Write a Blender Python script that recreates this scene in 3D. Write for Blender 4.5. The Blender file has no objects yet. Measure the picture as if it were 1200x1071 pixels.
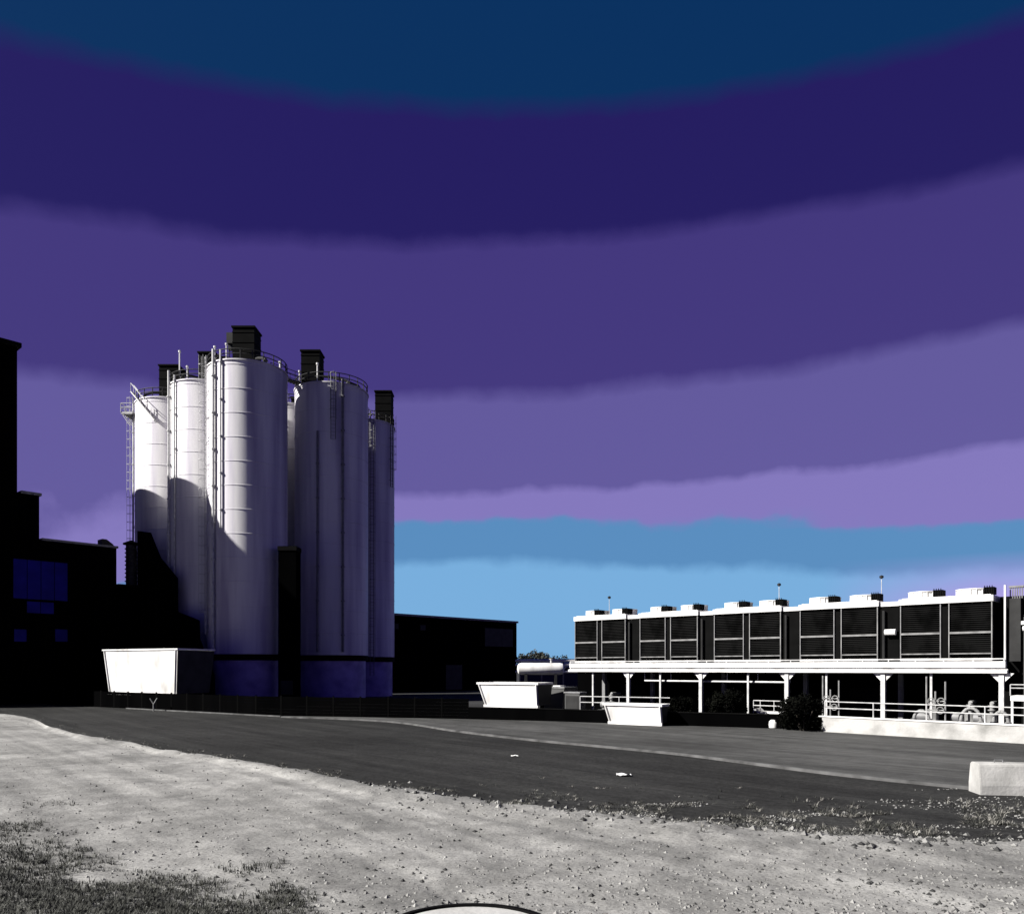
import bpy, math, random
from mathutils import Vector, Matrix, noise
random.seed(7)
R = math.radians
sc = bpy.context.scene
col = sc.collection
F, CX, HY, EYE = 942.0, 600.0, 783.0, 4.0        # focal length, axis and eye level of the photograph

def at(x, y, Y):                                   # photo position at depth Y -> world point
    return Vector(((x-CX)/F*Y, Y, EYE+(HY-y)/F*Y))
def gnd(x, y):                                     # photo position on the flat ground
    Y = EYE*F/(y-HY)
    return Vector(((x-CX)/F*Y, Y, 0))

GA = R(-41.7)                                      # the plant stands on a grid turned to the left
U = Vector((math.cos(GA), math.sin(GA), 0))
W = Vector((-math.sin(GA), math.cos(GA), 0))

# ------------------------------------------------------------------ materials
def mat(name, c, c2=None, scale=1.0, rough=0.6, bump=0.0, bscale=None, metal=0.0, detail=6, lo=.35, hi=.65, stretch=None, spec=.5):
    m = bpy.data.materials.new(name); m.use_nodes = True
    nt = m.node_tree; N = nt.nodes; L = nt.links
    b = N['Principled BSDF']
    b.inputs['Roughness'].default_value = rough
    b.inputs['Metallic'].default_value = metal
    b.inputs['Specular IOR Level'].default_value = spec
    tc = N.new('ShaderNodeTexCoord')
    src = tc.outputs['Object']
    if stretch:
        mp = N.new('ShaderNodeMapping'); mp.inputs['Scale'].default_value = stretch
        L.new(src, mp.inputs['Vector']); src = mp.outputs['Vector']
    if c2 is None: c2 = tuple(v*.75 for v in c)
    nz = N.new('ShaderNodeTexNoise'); nz.inputs['Scale'].default_value = scale; nz.inputs['Detail'].default_value = detail
    L.new(src, nz.inputs['Vector'])
    rp = N.new('ShaderNodeValToRGB')
    rp.color_ramp.elements[0].position = lo; rp.color_ramp.elements[0].color = (*c2, 1)
    rp.color_ramp.elements[1].position = hi; rp.color_ramp.elements[1].color = (*c, 1)
    L.new(nz.outputs['Fac'], rp.inputs['Fac'])
    L.new(rp.outputs['Color'], b.inputs['Base Color'])
    if bump:
        n2 = N.new('ShaderNodeTexNoise'); n2.inputs['Scale'].default_value = bscale or scale*6; n2.inputs['Detail'].default_value = 5
        L.new(tc.outputs['Object'], n2.inputs['Vector'])
        bp = N.new('ShaderNodeBump'); bp.inputs['Strength'].default_value = bump; bp.inputs['Distance'].default_value = .05
        L.new(n2.outputs['Fac'], bp.inputs['Height']); L.new(bp.outputs['Normal'], b.inputs['Normal'])
    return m

M = {}
M['silo'] = mat('silo_paint', (.60,.59,.59), (.35,.325,.40), .55, .55, stretch=(1,1,.07), lo=.38, hi=.6, bump=.08, bscale=.9, detail=9)  # dirt streaks, their violet tint and depth put in to colour the shade
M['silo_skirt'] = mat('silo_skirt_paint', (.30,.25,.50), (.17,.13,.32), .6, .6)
M['white'] = mat('white_paint', (.60,.595,.585), (.36,.35,.335), .7, .55, lo=.3, hi=.52, stretch=(1,1,.35), detail=9)
M['galv'] = mat('galvanised_steel', (.46,.46,.455), (.30,.30,.30), 2.5, .5)
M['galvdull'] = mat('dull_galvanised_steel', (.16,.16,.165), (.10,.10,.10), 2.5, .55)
M['grey'] = mat('grey_paint', (.045,.045,.045), (.03,.03,.03), .7, .6)
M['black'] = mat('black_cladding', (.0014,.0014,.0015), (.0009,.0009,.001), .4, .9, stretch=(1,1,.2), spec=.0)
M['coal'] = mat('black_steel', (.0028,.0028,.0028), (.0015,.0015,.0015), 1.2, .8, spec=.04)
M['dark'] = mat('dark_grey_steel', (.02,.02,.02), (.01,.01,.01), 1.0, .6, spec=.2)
M['coil'] = mat('coil_fins', (.0012,.0012,.0012), (.0055,.0055,.0055), .8, .75, spec=.03, lo=.42, hi=.62)
M['concrete'] = mat('pale_concrete', (.34,.335,.325), (.17,.168,.16), .8, .9, bump=.25, bscale=10, lo=.3, hi=.58, detail=10)
M['kerb'] = mat('kerb_concrete', (.11,.11,.11), (.035,.035,.035), 1.1, .95, spec=.1, lo=.3, hi=.7)
M['glass'] = mat('navy_glass', (.010,.008,.20), (.006,.005,.13), .5, .35, spec=.1)
M['bark'] = mat('bark', (.05,.04,.03), (.03,.025,.02), 3, .9)
M['leaf'] = mat('leaf', (.02,.022,.014), (.01,.012,.008), .6, .8)
M['shrub_leaf'] = mat('shrub_leaf', (.0035,.0038,.0028), (.0012,.0013,.001), .8, .9, spec=.03)
M['frame'] = mat('worn_frame_paint', (.20,.20,.198), (.08,.08,.08), 1.3, .6, lo=.3, hi=.6)
M['rail'] = mat('worn_rail_paint', (.17,.17,.168), (.06,.06,.06), 1.6, .6, lo=.3, hi=.6)
M['turf'] = mat('turf_blades', (.04,.041,.033), (.010,.011,.008), .5, .8)
M['weed'] = mat('weed_leaves', (.035,.036,.03), (.009,.009,.007), .9, .8)
M['straw'] = mat('dry_stalks', (.25,.24,.22), (.12,.115,.10), .9, .8)
M['stone'] = mat('pale_stone', (.21,.208,.20), (.08,.078,.075), 1.3, .9)
M['stonedark'] = mat('dark_stone', (.03,.03,.029), (.012,.012,.012), 1.3, .9)
M['paper'] = mat('paper', (.8,.8,.78), (.7,.7,.68), 5, .8)

def ground_mat(name, layers, bump, bscale, rough=.95, spec=.2, streak=None):
    """layers: list of (scale, lo, hi, dark, light, detail) multiplied together over a base"""
    m = bpy.data.materials.new(name); m.use_nodes = True
    nt = m.node_tree; N = nt.nodes; L = nt.links
    b = N['Principled BSDF']; b.inputs['Roughness'].default_value = rough; b.inputs['Specular IOR Level'].default_value = spec
    tc = N.new('ShaderNodeTexCoord'); prev = None
    for sc_, lo, hi, dk, lt, det in layers:
        nz = N.new('ShaderNodeTexNoise'); nz.inputs['Scale'].default_value = sc_; nz.inputs['Detail'].default_value = det
        nz.inputs['Roughness'].default_value = .6
        L.new(tc.outputs['Object'], nz.inputs['Vector'])
        rp = N.new('ShaderNodeValToRGB')
        rp.color_ramp.elements[0].position = lo; rp.color_ramp.elements[0].color = (*dk, 1)
        rp.color_ramp.elements[1].position = hi; rp.color_ramp.elements[1].color = (*lt, 1)
        L.new(nz.outputs['Fac'], rp.inputs['Fac'])
        if prev is None: prev = rp.outputs['Color']
        else:
            mx = N.new('ShaderNodeMixRGB'); mx.blend_type = 'MULTIPLY'; mx.inputs['Fac'].default_value = 1
            L.new(prev, mx.inputs['Color1']); L.new(rp.outputs['Color'], mx.inputs['Color2']); prev = mx.outputs['Color']
    if streak:                                       # wear drawn out along the way vehicles drive
        for ang, sc_, dk in streak:
            mp = N.new('ShaderNodeMapping'); mp.inputs['Scale'].default_value = (.045,1,1)
            mr = N.new('ShaderNodeMapping'); mr.inputs['Rotation'].default_value = (0,0,ang)
            L.new(tc.outputs['Object'], mr.inputs['Vector']); L.new(mr.outputs['Vector'], mp.inputs['Vector'])
            nz = N.new('ShaderNodeTexNoise'); nz.inputs['Scale'].default_value = sc_; nz.inputs['Detail'].default_value = 6
            L.new(mp.outputs['Vector'], nz.inputs['Vector'])
            rp = N.new('ShaderNodeValToRGB'); rp.color_ramp.elements[0].position = .36; rp.color_ramp.elements[0].color = (dk,dk,dk,1)
            rp.color_ramp.elements[1].position = .66; rp.color_ramp.elements[1].color = (1.15,1.15,1.14,1)
            L.new(nz.outputs['Fac'], rp.inputs['Fac'])
            mx = N.new('ShaderNodeMixRGB'); mx.blend_type = 'MULTIPLY'; mx.inputs['Fac'].default_value = 1
            L.new(prev, mx.inputs['Color1']); L.new(rp.outputs['Color'], mx.inputs['Color2']); prev = mx.outputs['Color']
    L.new(prev, b.inputs['Base Color'])
    n2 = N.new('ShaderNodeTexNoise'); n2.inputs['Scale'].default_value = bscale; n2.inputs['Detail'].default_value = 8; n2.inputs['Roughness'].default_value = .65
    L.new(tc.outputs['Object'], n2.inputs['Vector'])
    bp = N.new('ShaderNodeBump'); bp.inputs['Strength'].default_value = bump; bp.inputs['Distance'].default_value = .08
    L.new(n2.outputs['Fac'], bp.inputs['Height']); L.new(bp.outputs['Normal'], b.inputs['Normal'])
    return m
def g3(v, t=(1,.985,.955)): return (v*t[0], v*t[1], v*t[2])
M['dirt'] = ground_mat('pale_trodden_dirt', [
    (.22, .35, .65, g3(.19), g3(.30), 4),
    (1.6, .35, .62, g3(.74,(1,1,1)), (1,1,1), 8),
    (14, .33, .52, g3(.6,(1,1,1)), (1,1,1), 6), (.55, .38, .55, g3(.78,(1,1,1)), (1,1,1), 9)], .6, 5, streak=[(R(50), 1.1, .72)])
M['asphalt'] = ground_mat('asphalt', [
    (.05, .38, .62, g3(.020,(1,1,1)), g3(.034,(1,1,1)), 3),
    (1.1, .3, .6, g3(.75,(1,1,1)), (1,1,1), 8), (5.5, .36, .56, g3(.62,(1,1,1)), (1.1,1.1,1.1), 8),
    (22, .35, .6, g3(.7,(1,1,1)), (1.0,1.0,1.0), 3)], .35, 16, spec=.06, streak=[(R(52), .8, .8), (R(47), 3.0, .85)])
M['asphalt_light'] = ground_mat('worn_pavement', [
    (.09, .38, .62, g3(.048,(1,1,1)), g3(.078,(1,1,1)), 4),
    (1.2, .3, .6, g3(.75,(1,1,1)), (1,1,1), 8),
    (20, .35, .6, g3(.75,(1,1,1)), (1,1,1), 3)], .3, 14, spec=.06, streak=[(R(52), .8, .8), (R(47), 3.0, .85)])
M['yard'] = ground_mat('yard_ground', [
    (.05, .38, .62, g3(.015,(1,1,1)), g3(.025,(1,1,1)), 4), (2, .3, .6, g3(.7,(1,1,1)), (1,1,1), 8)], .3, 9)

# ------------------------------------------------------------------ mesh builder
class MB:
    def __init__(s): s.v = []; s.f = []
    def add(s, vs, fs):
        k = len(s.v); s.v += [Vector(v) for v in vs]; s.f += [[k+i for i in f] for f in fs]
    def box(s, x0, x1, y0, y1, z0, z1):
        s.add([(x0,y0,z0),(x1,y0,z0),(x1,y1,z0),(x0,y1,z0),(x0,y0,z1),(x1,y0,z1),(x1,y1,z1),(x0,y1,z1)],
              [[0,3,2,1],[4,5,6,7],[0,1,5,4],[1,2,6,5],[2,3,7,6],[3,0,4,7]]); return s
    def obox(s, p, q, w, z0, z1):                  # upright slab of width w along plan line p-q
        p = Vector((p[0],p[1],0)); q = Vector((q[0],q[1],0)); d = (q-p).normalized(); n = Vector((-d.y,d.x,0))*w/2
        pts = [p-n, q-n, q+n, p+n]
        s.add([(a.x,a.y,z0) for a in pts]+[(a.x,a.y,z1) for a in pts],
              [[0,3,2,1],[4,5,6,7],[0,1,5,4],[1,2,6,5],[2,3,7,6],[3,0,4,7]]); return s
    def tube(s, p, q, r, n=8, r2=None, cap=True):
        p = Vector(p); q = Vector(q); d = (q-p)
        if d.length < 1e-6: return s
        d.normalize(); a = d.orthogonal().normalized(); b = d.cross(a); r2 = r if r2 is None else r2
        vs = []
        for c, rr in ((p,r),(q,r2)):
            for i in range(n):
                t = 2*math.pi*i/n; vs.append(c+a*math.cos(t)*rr+b*math.sin(t)*rr)
        fs = [[i,(i+1)%n,n+(i+1)%n,n+i] for i in range(n)]
        if cap: fs += [list(range(n))[::-1], list(range(n,2*n))]
        s.add(vs, fs); return s
    def path(s, pts, r, n=8):
        for a, b in zip(pts, pts[1:]): s.tube(a, b, r, n)
        return s
    def lathe(s, prof, n=48, cx=0, cy=0, caps=True):
        vs = []; m = len(prof)
        for r, z in prof:
            for i in range(n):
                t = 2*math.pi*i/n; vs.append((cx+r*math.cos(t), cy+r*math.sin(t), z))
        fs = []
        for j in range(m-1):
            for i in range(n): fs.append([j*n+i, j*n+(i+1)%n, (j+1)*n+(i+1)%n, (j+1)*n+i])
        if caps: fs += [list(range(n))[::-1], list(range((m-1)*n, m*n))]
        s.add(vs, fs); return s
    def prism(s, poly, off):                       # polygon (3D points) extruded by a vector
        n = len(poly); off = Vector(off)
        a = [Vector(p) for p in poly]; b = [p+off for p in a]
        s.add(a+b, [list(range(n))[::-1], list(range(n,2*n))]+[[i,(i+1)%n,n+(i+1)%n,n+i] for i in range(n)]); return s
    def build(s, name, m, parent=None, smooth=True, bevel=0):
        me = bpy.data.meshes.new(name); me.from_pydata([tuple(v) for v in s.v], [], s.f)
        me.materials.append(m); me.update()
        import bmesh
        bm = bmesh.new(); bm.from_mesh(me); bmesh.ops.recalc_face_normals(bm, faces=bm.faces)
        if bevel:
            bmesh.ops.remove_doubles(bm, verts=bm.verts, dist=1e-4)
            bmesh.ops.bevel(bm, geom=[e for e in bm.edges if len(e.link_faces)==2 and e.calc_face_angle(0)>.6], offset=bevel, segments=2, affect='EDGES')
        bm.to_mesh(me); bm.free()
        if smooth:
            for p in me.polygons: p.use_smooth = True
            me.set_sharp_from_angle(angle=R(32))
        o = bpy.data.objects.new(name, me); col.objects.link(o)
        if parent: o.parent = parent
        return o

def tag(o, label=None, cat=None, group=None, kind=None):
    if label: o['label'] = label
    if cat: o['category'] = cat
    if group: o['group'] = group
    if kind: o['kind'] = kind
    return o
def thing(name, label, cat, loc=(0,0,0), rz=0.0, group=None):
    o = bpy.data.objects.new(name, None); col.objects.link(o)
    o.location = loc; o.rotation_euler = (0,0,rz); o.empty_display_size = .3
    return tag(o, label, cat, group)
def copy_tree(o, parent=None):
    c = o.copy(); col.objects.link(c); c.parent = parent
    for ch in list(o.children): copy_tree(ch, c)
    return c

# ------------------------------------------------------------------ world, sun, camera
SUN_EL, SUN_A = 35.0, 18.0                           # low-ish sun from the left, a little to the camera's side
S = Vector((-math.cos(R(SUN_EL))*math.cos(R(SUN_A)), -math.cos(R(SUN_EL))*math.sin(R(SUN_A)), math.sin(R(SUN_EL))))
w = bpy.data.worlds.new('World'); sc.world = w; w.use_nodes = True
nt = w.node_tree; N = nt.nodes; L = nt.links; N.clear()
out = N.new('ShaderNodeOutputWorld'); bg = N.new('ShaderNodeBackground')
def s2l(v): v /= 255.0; return v/12.92 if v <= .04045 else ((v+.055)/1.055)**2.4
def lin(c): return tuple(s2l(v) for v in c)
tc = N.new('ShaderNodeTexCoord'); sx = N.new('ShaderNodeSeparateXYZ'); L.new(tc.outputs['Generated'], sx.inputs[0])
def mth(op, a, b=None, clamp=False):
    n = N.new('ShaderNodeMath'); n.operation = op; n.use_clamp = clamp
    for i, v in enumerate((a, b)):
        if v is None: continue
        if isinstance(v, (int, float)): n.inputs[i].default_value = v
        else: L.new(v, n.inputs[i])
    return n.outputs[0]
hh = mth('SQRT', mth('ADD', mth('MULTIPLY', sx.outputs[0], sx.outputs[0]), mth('MULTIPLY', sx.outputs[1], sx.outputs[1])))
hh = mth('MAXIMUM', hh, 1e-3)
te = mth('DIVIDE', sx.outputs[2], hh)               # tangent of the elevation
sa = mth('DIVIDE', sx.outputs[0], hh)               # the sky is a little brighter to the right
nz = N.new('ShaderNodeTexNoise'); nz.inputs['Scale'].default_value = 3.0; nz.inputs['Detail'].default_value = 3
L.new(tc.outputs['Generated'], nz.inputs['Vector'])
hi_ = mth('MULTIPLY', mth('SUBTRACT', .78, te), 3.4, True)
eff = mth('SUBTRACT', te, mth('MULTIPLY', mth('MULTIPLY', sa, hi_), .042))
rt = mth('MULTIPLY', mth('MAXIMUM', sa, 0), mth('MULTIPLY', mth('SUBTRACT', .215, te), 20, True))
eff = mth('ADD', eff, mth('MULTIPLY', rt, .10))
eff = mth('ADD', eff, mth('MULTIPLY', mth('MULTIPLY', mth('MULTIPLY', sa, sa), mth('MULTIPLY', mth('SUBTRACT', te, .35), 8, True)), .085))
eff = mth('ADD', eff, mth('MULTIPLY', mth('SUBTRACT', nz.outputs['Fac'], .5), .03))
left = mth('MAXIMUM', mth('SUBTRACT', mth('MULTIPLY', sa, -1), .2), 0)       # the pale blue foot of the sky fades out to the left
low = mth('MULTIPLY', mth('SUBTRACT', .2, te), 10, True)
eff = mth('ADD', eff, mth('MULTIPLY', mth('MULTIPLY', left, low), .29))
nf = N.new('ShaderNodeTexNoise'); nf.inputs['Scale'].default_value = 22; nf.inputs['Detail'].default_value = 5
L.new(tc.outputs['Generated'], nf.inputs['Vector'])
eff = mth('ADD', eff, mth('MULTIPLY', mth('SUBTRACT', nf.outputs['Fac'], .5), .022))
ramp = N.new('ShaderNodeValToRGB'); ramp.color_ramp.interpolation = 'LINEAR'
bands = [(0.0, (128,182,228)), (.136, (117,171,218)), (.186, (86,138,188)), (.214, (130,117,186)),
         (.337, (97,86,154)), (.533, (65,51,122)), (.695, (33,20,92)), (.98, (0,45,92))]
stops = []
for i in range(1, len(bands)):                      # flat bands joined by short steps
    p0, p1 = bands[i-1][0], bands[i][0]; c = bands[i][1]
    d0 = .07*(p1-p0)
    stops += [(p0+d0, c), (p1-d0, c)]
els = ramp.color_ramp.elements
els[0].position = stops[0][0]; els[1].position = stops[-1][0]
for p, c in stops[1:-1]: els.new(p)
for e, (p, c) in zip(els, stops): e.color = (*lin(c), 1)
L.new(eff, ramp.inputs['Fac'])
sky = N.new('ShaderNodeTexSky'); sky.sky_type = 'NISHITA'; sky.sun_disc = False
sky.sun_elevation = R(SUN_EL); sky.sun_rotation = math.atan2(S.x, S.y)
skm = N.new('ShaderNodeMixRGB'); skm.blend_type = 'ADD'; skm.inputs['Fac'].default_value = 1
rps = N.new('ShaderNodeMixRGB'); rps.blend_type = 'MULTIPLY'; rps.inputs['Fac'].default_value = 1
rps.inputs['Color2'].default_value = (5.0,5.0,5.0,1)
lav = N.new('ShaderNodeMixRGB'); lav.inputs['Color2'].default_value = (*lin((166,154,222)), 1)   # pale lavender low on the right
L.new(mth('MULTIPLY', mth('MULTIPLY', mth('SUBTRACT', .125, te), 22, True), mth('MULTIPLY', mth('SUBTRACT', sa, .36), 7, True)), lav.inputs['Fac'])
L.new(ramp.outputs[0], lav.inputs['Color1'])
L.new(lav.outputs[0], rps.inputs['Color1'])
skk = N.new('ShaderNodeMixRGB'); skk.blend_type = 'MULTIPLY'; skk.inputs['Fac'].default_value = 1
skk.inputs['Color2'].default_value = (.02,.02,.02,1)
L.new(sky.outputs[0], skk.inputs['Color1'])
L.new(rps.outputs[0], skm.inputs['Color1']); L.new(skk.outputs[0], skm.inputs['Color2'])
rear = N.new('ShaderNodeMixRGB'); rear.inputs['Color1'].default_value = (.24,.17,.50,1); rear.inputs['Color2'].default_value = (1,1,1,1)
L.new(mth('MULTIPLY', mth('ADD', sx.outputs[1], .3), 1.8, True), rear.inputs['Fac'])   # sky behind the camera dimmed to indigo, deepening shade on front faces
rm = N.new('ShaderNodeMixRGB'); rm.blend_type = 'MULTIPLY'; rm.inputs['Fac'].default_value = 1
L.new(skm.outputs[0], rm.inputs['Color1']); L.new(rear.outputs[0], rm.inputs['Color2'])
L.new(rm.outputs[0], bg.inputs['Color']); bg.inputs['Strength'].default_value = .0785
L.new(bg.outputs[0], out.inputs['Surface'])

sd = bpy.data.lights.new('sun', 'SUN'); sd.energy = 5.0; sd.angle = R(.5); sd.color = (1,.97,.92)
so = bpy.data.objects.new('sun', sd); col.objects.link(so); so.location = (-60,-10,60)
so.rotation_euler = S.to_track_quat('Z', 'Y').to_euler()
cd = bpy.data.cameras.new('camera'); cd.sensor_width = 36; cd.lens = F/1200*36; cd.shift_y = (HY-535.5)/1200
cd.clip_end = 6000; cd.clip_start = .1
co = bpy.data.objects.new('camera', cd); col.objects.link(co); co.location = (0,0,EYE); co.rotation_euler = (R(90),0,0)
sc.camera = co
vs = sc.view_settings; vs.view_transform = 'Standard'; vs.look = 'None'; vs.exposure = 1.35; vs.gamma = 1
sc.display_settings.display_device = 'sRGB'

# ------------------------------------------------------------------ ground
def sheet(name, pts, z, m):
    b = MB(); b.add([(p[0],p[1],z) for p in pts], [list(range(len(pts)))])
    return tag(b.build(name, m, smooth=False), kind='structure')
sheet('ground', [(-2500,-300),(2500,-300),(2500,3500),(-2500,3500)], -.012, M['yard'])

fence_pts = [gnd(-420,809), gnd(-60,819.5), gnd(0,822), gnd(150,830), gnd(300,838), gnd(455,841.5), gnd(550,843.2)]
wall_pts = [gnd(550,843.2), gnd(640,845.4), gnd(740,849), gnd(850,852.5), gnd(962,856)]
sheet('road', [gnd(-900,803.5)]+[p for p in fence_pts]+wall_pts[1:]+[gnd(1250,876), gnd(1700,905), gnd(2600,1120), gnd(600,1120), gnd(-900,900)], -.006, M['asphalt'])

kerb_img = [(330,840.5),(455,846),(540,858),(630,868.5),(700,875),(800,885),(900,898),(1000,910.5),(1140,925),(1300,943),(1600,980)]
def smooth_img(pts, n=8):
    outp = []
    for i in range(len(pts)-1):
        p0 = pts[max(i-1,0)]; p1 = pts[i]; p2 = pts[i+1]; p3 = pts[min(i+2,len(pts)-1)]
        for k in range(n):
            t = k/n
            outp.append(tuple(.5*((2*p1[j])+(-p0[j]+p2[j])*t+(2*p0[j]-5*p1[j]+4*p2[j]-p3[j])*t*t+(-p0[j]+3*p1[j]-3*p2[j]+p3[j])*t**3) for j in (0,1)))
    outp.append(pts[-1]); return outp
kp = [gnd(*p) for p in smooth_img(kerb_img)]
def strip(name, pts, wdt, z0, z1, m):
    b = MB(); n = len(pts); vs_ = []; fs = []
    for i, p in enumerate(pts):
        d = (pts[min(i+1,n-1)]-pts[max(i-1,0)]).normalized(); nn = Vector((-d.y,d.x,0))*wdt/2
        for q, z in ((p-nn,z0),(p+nn,z0),(p+nn,z1),(p-nn,z1)): vs_.append((q.x,q.y,z))
    for i in range(n-1):
        a = 4*i; c = a+4
        for k in range(4): fs.append([a+k, a+(k+1)%4, c+(k+1)%4, c+k])
    fs += [[0,1,2,3],[4*n-4,4*n-1,4*n-2,4*n-3]]
    b.add(vs_, fs); return b.build(name, m, smooth=False)
tag(strip('kerb', kp, .22, -.03, .10, M['kerb']), kind='structure')
tag(strip('kerb', [p+Vector((.05,-.35,0)) for p in fence_pts[3:5]+[gnd(330,839.4)]], .22, -.03, .09, M['kerb']), kind='structure')
back = [gnd(330,839.8), gnd(455,841.9)]+wall_pts[:]+[gnd(964,858.5), gnd(1230,874.5), gnd(1700,903)]
sheet('pavement', kp+[Vector((p.x+.1,p.y+.4,0)) for p in back[::-1]], .06, M['asphalt_light'])

# foreground dirt: one relief sheet with a ragged edge and a low bank along the road
edge_img = smooth_img([(-900,800),(-300,818),(0,838),(60,853),(130,869),(210,882),(300,896),(380,910),(450,922),(530,934),(600,944),(700,953),(850,966),(1000,980),(1100,984),(1200,988),(1400,995),(2100,1030)])
def edge_y(x):
    for (x0,y0),(x1,y1) in zip(edge_img, edge_img[1:]):
        if x0 <= x <= x1: return y0+(y1-y0)*(x-x0)/(x1-x0)
    return edge_img[-1][1]
def nz2(x, y, s, k=0): return noise.noise(Vector((x*s+k, y*s-k, k*1.7)))
def fb(x, y, s, o=4, k=0):
    a = 0; amp = 1
    for i in range(o): a += amp*nz2(x, y, s*2**i, k+i*3.1); amp *= .55
    return a
def dirt_z(p, d_edge):                              # d_edge: metres inside the edge
    z = .075+.030*fb(p.x, p.y, .5, 5)+.012*fb(p.x, p.y, 3.0, 3, 9)
    z += .13*math.exp(-((d_edge-1.1)/.8)**2)*(1+.5*fb(p.x, p.y, .6, 2, 4))
    wob = .35*nz2(p.x, p.y, .18, 7)
    for c_, w_ in ((2.3,.22),(4.0,.22),(6.6,.3),(8.3,.3)): z -= .022*math.exp(-((d_edge-c_-wob)/w_)**2)*(1+.6*nz2(p.x, p.y, .4, c_))
    t = max(0, min(1, d_edge/.35)); t = t*t*(3-2*t)
    z = .022+.5*(z-.022) if z < .022 else z
    return -.03*(1-t)+max(z, .008)*t
b = MB(); COLS, ROWS = 420, 190
xs = [-800+2800*i/COLS for i in range(COLS+1)]
vs_, fs = [], []
for j in range(ROWS+1):
    v = j/ROWS
    for x in xs:
        e = edge_y(x)+3.5*fb(x*.01, x*.004, 2.2, 4, 2)*min(1,(edge_y(x)-783)/120)
        y = e+(1500-e)*v**1.55
        p = gnd(x, y); pe = gnd(x, e)
        p.z = dirt_z(p, (pe-p).length*.75)
        vs_.append(p)
for j in range(ROWS):
    for i in range(COLS):
        a = j*(COLS+1)+i; fs.append([a, a+1, a+COLS+2, a+COLS+1])
b.add(vs_, fs)
tag(b.build('dirt_ground', M['dirt']), kind='structure')

# scattered stuff on the ground
def stone(b, c, r):
    q = [Vector((random.uniform(.7,1.2)*r*dx, random.uniform(.7,1.2)*r*dy, random.uniform(.5,.9)*r*dz)) for dx,dy,dz in
         ((1,0,0),(-1,0,0),(0,1,0),(0,-1,0),(0,0,1),(0,0,-1),(.6,.6,.6),(-.6,-.6,.55))]
    b.add([c+v for v in q[:6]], [[0,2,4],[2,1,4],[1,3,4],[3,0,4],[2,0,5],[1,2,5],[3,1,5],[0,3,5]])
def tuft(b, c, h, n, spread, wd):
    for k in range(n):
        a = random.uniform(0, 2*math.pi); l = h*random.uniform(.5,1.15); le = random.uniform(.2,1)*spread
        d = Vector((math.cos(a), math.sin(a), 0)); s_ = Vector((-d.y,d.x,0))*wd*random.uniform(.6,1.3)
        r0 = c+d*random.uniform(0,.08); m1 = r0+d*le*.35+Vector((0,0,l*.6)); t = r0+d*le+Vector((0,0,l*random.uniform(.75,1)))
        b.add([r0-s_, r0+s_, m1+s_*.7, m1-s_*.7, t], [[0,1,2,3],[3,2,4]])
def on_dirt(x, y):
    p = gnd(x, y); pe = gnd(x, edge_y(x)); p.z = dirt_z(p, (pe-p).length*.75); return p
bl, bd = MB(), MB()
for i in range(5200):
    x = random.uniform(-60,1260); e = edge_y(x); y = e+2+(1085-e)*random.random()**.8
    p = on_dirt(x, y); stone(bl if random.random() < .72 else bd, p, random.choice((.012,.02,.03,.03,.05))*random.uniform(.7,1.3))
for i in range(420):                                # coarser rubble along the bank
    x = random.uniform(420,1250); y = edge_y(x)+random.gauss(6,9)
    if y < edge_y(x)-12: continue
    p = on_dirt(x, y) if y > edge_y(x) else gnd(x, y); stone(bl if random.random() < .55 else bd, p, random.uniform(.04,.12))
cnt = 0
while cnt < 2300:                                   # dirt and rubble tracked over the asphalt at the right
    x = random.uniform(680,1260); f_ = (x-640)/560
    y = edge_y(x)-random.random()*75*f_; p = gnd(x, y)
    if fb(p.x*.35+p.y*.2, p.y*1.5, .5, 4, 61) < .12: continue
    stone(bl if random.random() < .5 else bd, p, random.choice((.02,.025,.03,.05))*random.uniform(.7,1.3)); cnt += 1
tag(bl.build('pale_gravel', M['stone'], smooth=False), 'pale gravel and stones scattered over the trodden dirt', 'gravel', kind='stuff')
tag(bd.build('dark_gravel', M['stonedark'], smooth=False), 'dark small stones scattered over the trodden dirt', 'gravel', kind='stuff')

b = MB()
cnt = 0
while cnt < 7500:                                   # rough turf in the near left corner
    x = random.uniform(-120,430); y = random.uniform(938,1110)
    p = on_dirt(x, y)
    m_ = (y-(950+.31*max(x,0)))/70
    dens = m_*.9+1.1*fb(p.x, p.y, .45, 3, 21)
    if x > 350: dens -= (x-350)/60
    if dens < .05+.75*random.random(): continue
    tuft(b, p+Vector((random.uniform(-.1,.1),random.uniform(-.1,.1),-.01)), random.uniform(.05,.14), 7, .12, .007); cnt += 1
tag(b.build('turf', M['turf'], smooth=False), 'dark rough turf growing in the near left corner of the dirt', 'grass', kind='stuff')
b, b2 = MB(), MB()
for i in range(4200):                               # weeds along the road edge
    if random.random() < .75:
        x = random.uniform(560,1260); y = edge_y(x)+random.gauss(-9,10)-max(0,(x-850))*.05
        if x < 800 and random.random() < (800-x)/300: continue
    else:
        x = random.uniform(-60,620); y = edge_y(x)+random.gauss(-1,4)
    p = on_dirt(x, y) if y > edge_y(x) else gnd(x, y)
    if fb(p.x, p.y, .5, 3, 40) < .0: continue
    big = 1.5 if x > 820 else 1
    tuft(b if random.random() < .72 else b2, p-Vector((0,0,.01)), random.uniform(.04,.11)*big, 8, .16*big, .008)
tag(b.build('roadside_weeds', M['weed'], smooth=False), 'dark low weeds along the ragged edge between dirt and road', 'weeds', kind='stuff')
tag(b2.build('dry_grass', M['straw'], smooth=False), 'dry straw coloured grass along the ragged edge of the road', 'grass', kind='stuff')

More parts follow.
